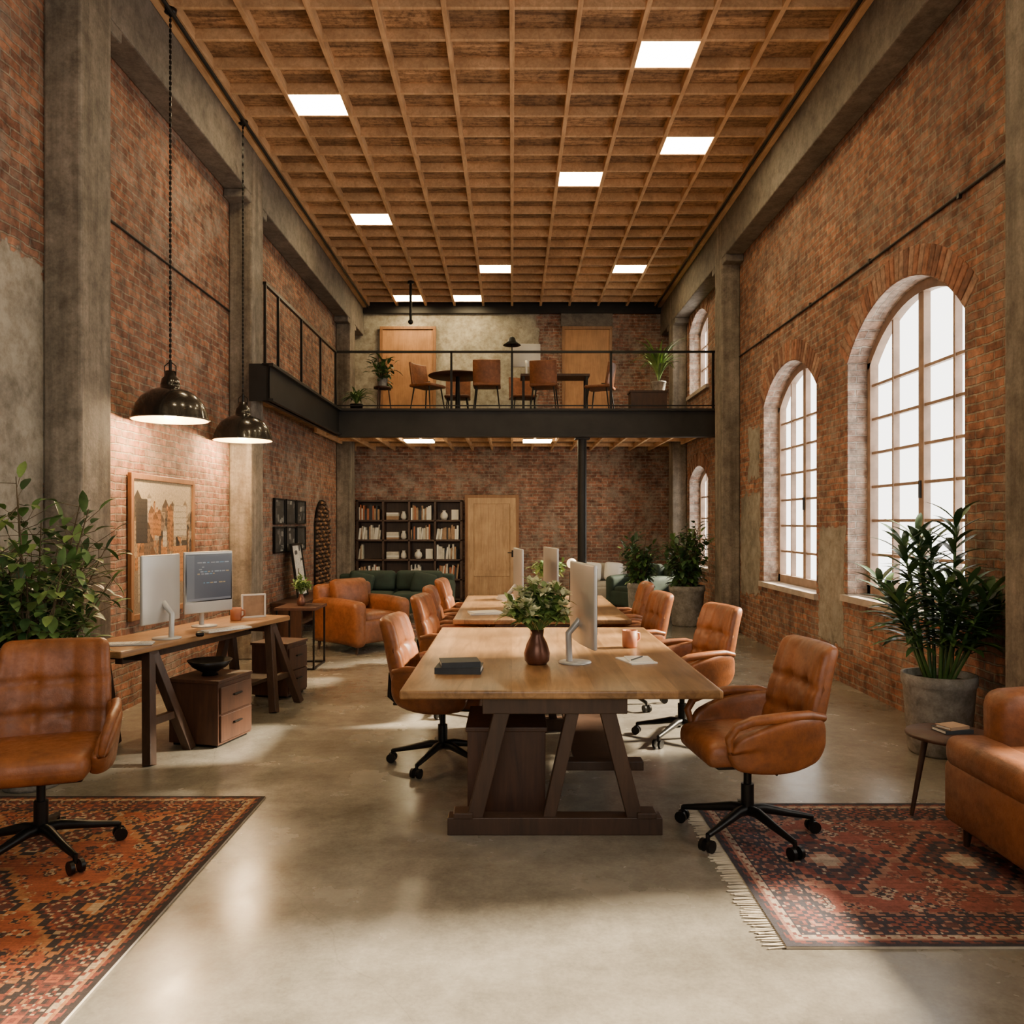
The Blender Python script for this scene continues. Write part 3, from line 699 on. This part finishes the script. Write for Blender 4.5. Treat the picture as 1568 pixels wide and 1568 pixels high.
bush('potted_ficus',(-2.92,4.97,0),.2,.45,.85,2.04,.46,11,ns=28,leafL=.12,leafW=.055,nl=55,m=(M_leaf,M_leaf3,M_leaf2,M_leaf),lo=-.36,sp=.085,yhi=.68)
bush('potted_shrub',(2.72,12.7,0),.27,.62,.8,1.70,.34,21,ns=20,leafL=.14,leafW=.07,nl=40,hi=.55)
bush('potted_shrub',(2.08,13.3,0),.2,.62,.8,1.55,.34,22,ns=16,leafL=.13,leafW=.06,nl=34)
b=MB(); pot(b,.13,.26,M_pot); b.build('empty_planter',(2.75,11.5,0))
# rugs
def tile(n,pal,seed):
    q=np.random.RandomState(seed); h=n//2; t=q.randint(0,len(pal),(h,h)); t=np.minimum(t,t.T) if seed%2 else np.maximum(t,t.T)
    t=np.concatenate([t,t[::-1]],0); t=np.concatenate([t,t[:,::-1]],1); return t
def rugcols(w,h,cell,pal,seed):
    nx,ny=int(w/cell),int(h/cell); pal=np.array(pal)
    X,Y=np.meshgrid(np.arange(nx),np.arange(ny))
    e=np.minimum(np.minimum(X,nx-1-X),np.minimum(Y,ny-1-Y))*cell*100
    along=np.where(np.minimum(X,nx-1-X)<np.minimum(Y,ny-1-Y),Y,X)
    cx=np.abs(X-nx/2)*cell*100; cy=np.abs(Y-ny/2)*cell*100
    px,py=64.,88.
    mx=np.abs((cx+px/2)%px-px/2); my=np.abs((cy+py/2)%py-py/2)
    st=3.2
    dd=(np.floor(mx/st)*st)*1.25+(np.floor(my/st)*st)
    lev=(dd/4.2).astype(int)
    q=np.random.RandomState(seed+9)
    H=int(h*100/2)+2; Wd=int(w*100/2)+2
    mot=np.zeros((H,Wd),int)
    for k in range(int(H*Wd/70)):
        T=tile(q.choice([6,8,10]),pal[:5],q.randint(10000)); n=T.shape[0]
        y=q.randint(0,max(1,H-n)); x=q.randint(0,max(1,Wd-n))
        m=np.add.outer(abs(np.arange(n)-n/2+.5),abs(np.arange(n)-n/2+.5))<n*.62
        mot[y:y+n,x:x+n][m]=T[m]+1
    mt=mot[np.minimum(cy.astype(int),H-1),np.minimum(cx.astype(int),Wd-1)]
    fld=np.where(mt>0,mt-1,0)
    T=tile(16,pal,seed); tt=T[(cy/1.4).astype(int)%16,(cx/1.4).astype(int)%16]
    seq=np.array([4,1,2,3,2,5,0,2,1])
    fld=np.where(lev<9,np.where((lev>2)&(lev<7)&(tt>=3),tt,seq[np.minimum(lev,8)]),fld)
    T2=tile(12,pal,seed+2); b2=T2[((e-9)/1.1).astype(int)%12,(along*cell*100/1.3).astype(int)%12]
    b2=np.where(b2==0,2,b2)
    T4=tile(10,pal,seed+6); b4=T4[((e-10)/1.2).astype(int)%10,((along*cell*100+6)/1.2).astype(int)%10]
    sel=((along*cell*100/15.6).astype(int)%2)==0
    b2=np.where(sel,b2,np.where(b4==4,0,b4))
    Z=((along*cell*100/2).astype(int)+ (e/1.3).astype(int))%4
    idx=np.where(e<26,np.where(Z<2,1,2),fld)
    idx=np.where(e<23.5,2,idx); idx=np.where(e<22.3,b2,idx)
    idx=np.where(e<9,2,idx); idx=np.where(e<8,np.where(Z<1,5,4),idx); idx=np.where(e<5.5,1,idx); idx=np.where(e<4,np.where(Z<2,5,2),idx); idx=np.where(e<1.8,2,idx)
    c=pal[idx]; c=c*(.75+.35*q.rand(ny,1,1)+.25*q.rand(ny,nx,1)); return c
def rug(name,x0,x1,y0,y1,pal,seed,fringe):
    w,h=x1-x0,y1-y0; b=MB(); b.bb(-w/2,w/2,-h/2,h/2,.0005,.0095,M_fringe)
    q=random.Random(seed)
    for s in fringe:
        if s in 'lr':
            n=int(h/.014)
            for i in range(n):
                y=-h/2+h*(i+.5)/n; sx=-1 if s=='l' else 1; L=.07+q.random()*.03
                b.beam((sx*w/2,y,.005),(sx*(w/2+L),y+q.uniform(-.012,.012),.003),.006,.004,M_fringe)
    o=b.build(name,((x0+x1)/2,(y0+y1)/2,0))
    cpanel('woven_top',rugcols(w,h,.007,pal,seed),w,h,(0,0,.0112),(0,0,0),M_rug,o)
    return o
palL=[(.33,.082,.030),(.39,.155,.052),(.033,.021,.019),(.095,.03,.021),(.46,.32,.18),(.19,.043,.024)]
palR=[(.22,.065,.048),(.29,.14,.10),(.033,.028,.038),(.105,.042,.038),(.38,.29,.22),(.145,.04,.032)]
rug('persian_rug',-3.22,-1.43,2.0,4.74,palL,12,'')
rug('persian_rug',1.03,3.2,3.06,4.62,palR,31,'l')
rug('persian_rug',-2.3,-.6,11.3,12.9,palR,17,'')
# bookshelf
b=MB(); W=2.12; H=2.05
for i in range(5): b.box((-W/2+.02+i*(W-.04)/4,0,H/2),(.04,.36,H),M_dark)
nz=6
for i in range(nz): b.box((0,0,.06+i*(H-.08)/(nz-1)),(W,.36,.035),M_dark)
b.box((0,.17,H/2),(W,.02,H),M_dark)
b.build('bookshelf',(-2.06,16.5,0),bevel=.003)
b=MB(); q=random.Random(8)
for bay in range(4):
    for sh in range(nz-1):
        z=.06+sh*(H-.08)/(nz-1)+.018; x=-W/2+.05+bay*(W-.04)/4; xe=-W/2+(bay+1)*(W-.04)/4-.02
        mode=q.random()
        if mode<.6:
            while x<xe-.04 and q.random()<.96:
                t=q.uniform(.02,.045); h=q.uniform(.18,.30); b.box((x+t/2,-.04,z+h/2),(t-.003,.2,h),q.choice([M_bookw,M_paper,M_bookd,M_bookt,M_bookw,M_clay]),(0,q.choice([0,0,0,.12]),0)); x+=t
        elif mode<.82:
            for k in range(4): b.box((x+.15,-.03,z+.02+k*.036),(.24,.18,.034),q.choice([M_bookw,M_paper,M_bookt]))
            b.lathe([(.001,0),(.03,0),(.06,.04),(.05,.11),(.03,.14),(.035,.17)],(x+.37,-.05,z),M_white,16)
        else: b.lathe([(.001,0),(.05,0),(.08,.06),(.07,.12),(.03,.16),(.04,.19)],(x+.14,-.03,z),q.choice([M_white,M_clay,M_white]),16); b.box((x+.36,-.03,z+.1),(.14,.05,.2),M_paper,(-.1,0,.1))
b.build('shelf_books',(-2.06,16.5,0))
def art(seed,nx,ny,pal,k=26,mn=3,fr=6):
    q=np.random.RandomState(seed); c=np.ones((ny,nx,3))*np.array(pal[0])
    Y,X=np.mgrid[0:ny,0:nx]
    for i in range(k):
        col=np.array(pal[q.randint(len(pal))]); x=q.randint(nx);y=q.randint(ny); f_=1-.75*i/k; a=q.randint(mn,max(mn+1,int(nx/fr*f_)+mn)); bb=q.randint(mn,max(mn+1,int(ny/fr*f_)+mn)); ty=q.randint(3)
        xs=X+ (Y-y)*q.uniform(-.5,.5)
        m=((abs(xs-x)<a)&(abs(Y-y)<bb)) if ty<2 else ((((xs-x)/a)**2+((Y-y)/bb)**2)<1)
        c[m]=col*(.7+.6*q.rand())
    return c*(.8+.4*q.rand(ny,nx,1))
def citypost(seed,nx,ny):
    # collage of a townscape: pale sky, dark hill, orange and cream buildings, notes pinned on top
    q=np.random.RandomState(seed); Y,X=np.mgrid[0:ny,0:nx]
    c=np.ones((ny,nx,3))*np.array((.42,.34,.22)); c*= (.85+.3*(Y/ny))[...,None]
    hill=ny*(.74+.08*np.sin(X/nx*5+1)+.04*np.sin(X/nx*17)); c[Y<hill]=(.26,.19,.12)
    for i in range(110):
        w=q.randint(5,nx//8); h=q.randint(ny//12,ny//4); x=q.randint(0,nx-4); y=int(q.uniform(.28,.68)*ny*(1-.15*i/110))
        col=np.array([(.46,.20,.06),(.40,.28,.16),(.09,.07,.05),(.48,.40,.28),(.22,.14,.085),(.40,.19,.07)][q.randint(6)])*(.7+.5*q.rand())
        m=(X>=x)&(X<x+w)&(Y>=y)&(Y<y+h); c[m]=col
        rf=(abs(X-x-w/2)<(w/2)*(1-(Y-y-h)/(w*.5+1)))&(Y>=y+h)&(Y<y+h+w*.5); c[rf]=col*.45
        m2=m&(((X-x)%5)<2)&(((Y-y)%7)<3); c[m2]=c[m2]*.45
    for x,y,w,h,col in((.05,.52,.17,.33,(.04,.033,.027)),(.08,.08,.24,.34,(.44,.36,.24)),(.13,.14,.13,.2,(.06,.05,.04)),(.66,.56,.24,.26,(.50,.42,.29)),(.64,.18,.26,.30,(.46,.21,.07)),(.38,.10,.2,.26,(.50,.44,.32))):
        m=(X>x*nx)&(X<(x+w)*nx)&(Y>y*ny)&(Y<(y+h)*ny); c[m]=np.array(col); e=m&((((Y-y*ny)//1)%9)<2)&(q.rand(ny,nx)<.6); c[e]*=.55
    return c*(.82+.36*q.rand(ny,nx,1))
def framed(name,loc,rot,w,h,fw,fm,cols):
    b=MB()
    for s in(-1,1): b.box((s*(w/2-fw/2),0,h/2),(fw,.035,h),fm); b.box((0,0,h/2+s*(h/2-fw/2)),(w-2*fw,.035,fw),fm)
    b.box((0,.008,h/2),(w-fw,.012,h-fw),M_paper)
    o=b.build(name,loc,0,bevel=.003); o.rotation_euler=[math.radians(r) for r in rot]
    cpanel('print',cols,w-2*fw,h-2*fw,(0,.0005,h/2),(90,0,0),M_art,o)
    return o
framed('framed_poster',(-XW+.03,7.68,.75),(0,0,90),1.40,1.28,.05,M_frame,citypost(5,200,180))
bw=[(.03,.03,.03),(.12,.12,.12),(.3,.3,.28),(.05,.05,.05)]
for i in range(3):
    for j in range(2): framed('framed_photo',(-XW+.025,11.5+i*.58,1.17+j*.40),(0,0,90),.52,.37,.02,M_blk,art(20+i*2+j,40,30,bw,14))
framed('leaning_print',(-3.1,11.9,.0),(-8,0,90),.55,.78,.03,M_blk,art(44,40,60,[(.75,.73,.68),(.7,.68,.62),(.08,.08,.08),(.2,.18,.16)],12)).location=(-3.06,11.95,.52)
b=MB()
b.bb(-XW+.01,-2.85,11.1,12.9,.46,.50,M_cab)
for y in(11.15,12.85): b.bb(-XW+.03,-2.87,y-.03,y+.03,0,.46,M_cab)
b.bb(-XW+.03,-2.87,11.15,12.85,.2,.23,M_cab)
b.build('low_console')
b=MB(); a0=.52
vs=[(-.02,-a0,0),(-.02,a0,0)]+[(-.02,a0*math.cos(t*math.pi/16),1.05+a0*math.sin(t*math.pi/16)) for t in range(17)]
vs2=[(.01,y,z) for x,y,z in vs]; n=len(vs)
b.add(vs+vs2,[tuple(range(n)),tuple(range(n,2*n))]+[(i,(i+1)%n,(i+1)%n+n,i+n) for i in range(n)],M_blk)
for i in range(9):
    for j in range(22):
        y=-a0+2*a0*(i+.5)/9; z=j*.07
        zm=1.0+math.sqrt(max(0,a0*a0-y*y))
        if z<zm: b.rbox((0.015,y,z+.035+(i%2)*.012),(.06,.095,.05),.024,M_frame if (i+j)%3==0 else (M_dark if (i+j)%2 else M_cab),n=1)
b.build('woven_wall_hanging',(-XW+.022,14.1,.42))
b=MB(); b.box((0,0,.66),(.45,.55,.03),M_cab)
for x in(-.2,.2):
    for y in(-.25,.25): b.box((x,y,.325),(.02,.02,.65),M_blk)
for x in(-.2,.2): b.box((x,0,.01),(.02,.5,.02),M_blk)
for y in(-.25,.25): b.box((0,y,.01),(.4,.02,.02),M_blk)
b.build('metal_side_table',(-2.35,9.1,0),bevel=.002)
flowers('small_vase',(-2.35,9.1,.676),M_copper,.7,9,petals=False)
b=MB()
for s in(-1,1): b.box((s*.10,0,.10),(.014,.02,.20),M_white)
b.box((0,0,.20),(.21,.02,.014),M_white); b.box((0,0,.007),(.21,.02,.014),M_white); b.box((0,.004,.10),(.19,.005,.19),M_bookt); b.build('photo_frame',(-2.28,7.2,.763),35)
b=MB(); b.lathe([(.001,0),(.06,0),(.05,.02),(.12,.06),(.16,.11),(.15,.11),(.11,.065),(.001,.04)],(0,0,0),M_blk,28); b.build('black_bowl',(-2.22,6.0,.481))
# ------------------------------------------------------------------ mezzanine furniture
def dchair():
    b=MB(); b.rbox((0,0,.46),(.46,.44,.05),.022,M_lea2,puff=.008)
    b.rbox((0,.22,.66),(.46,.045,.40),.02,M_lea2,(-.15,0,0),n=6,deform=lambda p:(p.x,p.y-.8*p.x*p.x,p.z))
    for s in(-1,1):
        for t in(-1,1): b.tube([(s*.17,t*.15,.45),(s*.22,t*.21,0)],[.014,.009],M_blk,8)
    return b
dc=dchair().build('dining_chair',(-1.42,13.75,ZM),60)
for(x,y,rz) in((-.42,13.7,180),(.55,13.75,170),(-1.0,15.0,0),(1.5,13.9,250),(.2,14.95,10)): place('dining_chair',dc.data,(x,y,ZM),rz)
b=MB(); b.lathe([(.001,.72),(.5,.72),(.52,.735),(.5,.75),(.001,.75)],(0,0,0),M_cab,36); b.tube([(0,0,0.02),(0,0,.72)],[.05,.035],M_blk,12); b.lathe([(.001,0),(.28,0),(.27,.02),(.04,.05)],(0,0,0),M_blk,24); b.build('round_dining_table',(-.95,14.3,ZM))
b=MB(); b.bb(-.6,.6,-.25,.25,.71,.75,M_cab)
for s in(-1,1):
    for t in(-1,1): b.bb(s*.55-.02,s*.55+.02,t*.2-.02,t*.2+.02,0,.71,M_blk)
b.build('mezzanine_desk',(.75,14.4,ZM))
monitor('desktop_monitor',(.25,14.4,ZM+.752),180,.5,.32)
b=MB(); b.lathe([(.001,0),(.14,0),(.13,.02),(.02,.03)],(0,0,0),M_blk,20); b.tube([(0,0,.02),(0,0,1.12)],.012,M_blk); b.lathe([(.02,.14),(.05,.12),(.07,.06),(.15,0),(.145,-.003),(.001,.06)],(0,0,1.1),M_blk,24); b.build('floor_lamp',(0,13.5,ZM))
b=MB(); b.bb(-.3,.3,-.15,.15,.05,.36,M_cab); b.bb(-.32,.32,-.17,.17,.34,.37,M_cab)
for s in(-1,1): b.bb(s*.27-.02,s*.27+.02,-.12,.12,0,.06,M_blk)
b.build('wooden_sideboard',(2.28,13.75,ZM))
def fern(name,loc,s=1,seed=1,pm=M_pot,up=.8,n=46,L=.4):
    q=random.Random(seed); b=MB(); pot(b,.11*s,.16*s,pm)
    for i in range(n): a=q.uniform(0,6.28); b.leaf((0,0,.14*s),(math.cos(a),math.sin(a),q.uniform(up,up*3)),q.uniform(.75,1.25)*L*s,.035*s,q.choice([M_leaf,M_leaf3]),2.4,6)
    return b.build(name,loc,recalc=False)
fern('potted_fern',(2.48,13.8,ZM+.371),1.1,3,up=2.6,n=70,L=.72)
fern('potted_fern',(-2.62,13.75,ZM),1.0,4,M_blk,1.6,L=.42)
b=MB(); b.lathe([(.001,.42),(.15,.42),(.15,.45),(.001,.45)],(0,0,0),M_cab,20)
for i in range(3):
    a=i*2.1; b.tube([(math.cos(a)*.1,math.sin(a)*.1,.42),(math.cos(a)*.15,math.sin(a)*.15,0)],.012,M_cab)
b.build('plant_stool',(-2.18,13.75,ZM))
bush('potted_shrub',(-2.18,13.75,ZM+.451),.09,.14,.16,.72,.18,31,ns=8,leafL=.14,leafW=.06,nl=12)
b=MB(); b.tube([(0,0,0),(0,0,.7)],.025,M_blk,10); b.lathe([(.001,.7),(.06,.7),(.06,.74),(.001,.74)],(0,0,0),M_blk,16); b.ball((0,0,.0),.05,M_blk); b.build('hanging_spotlight',(-1.85,14.9,5.26))
# ------------------------------------------------------------------ lights
w=D.worlds.new('World'); scn.world=w; w.use_nodes=True
bg=w.node_tree.nodes['Background']; bg.inputs[0].default_value=(1,.955,.87,1); bg.inputs[1].default_value=3.2
def portal(loc,rot,sx,sy):
    l=D.lights.new('portal','AREA'); l.shape='RECTANGLE'; l.size=sx; l.size_y=sy; l.cycles.is_portal=True
    o=D.objects.new('window_portal',l); scn.collection.objects.link(o); o.location=loc; o.rotation_euler=rot
for (y0,y1,st) in wins:
    for (s0,sp,cr) in st: portal((XW+.32,(y0+y1)/2,(s0+cr)/2),(0,math.radians(90),0),cr-s0,y1-y0)
portal((0,YR-.32,(oz0+oz1)/2),(math.radians(90),0,0),2*ox,oz1-oz0)
s=D.lights.new('sun','SUN'); s.energy=24; s.angle=math.radians(6); s.color=(1,.84,.60)
so=D.objects.new('sun',s); scn.collection.objects.link(so)
d=Vector((-1,-.22,-.62)); so.rotation_euler=d.to_track_quat('-Z','Y').to_euler()
# camera
c=D.cameras.new('camera'); c.lens=28.7; c.sensor_width=36; c.shift_y=.0102
co=D.objects.new('camera',c); scn.collection.objects.link(co); co.location=(0,0,1.6); co.rotation_euler=(math.radians(90),0,0); scn.camera=co
scn.view_settings.view_transform='AgX'
try: scn.view_settings.look='AgX - Base Contrast'
except Exception: scn.view_settings.look='None'
scn.view_settings.exposure=.8
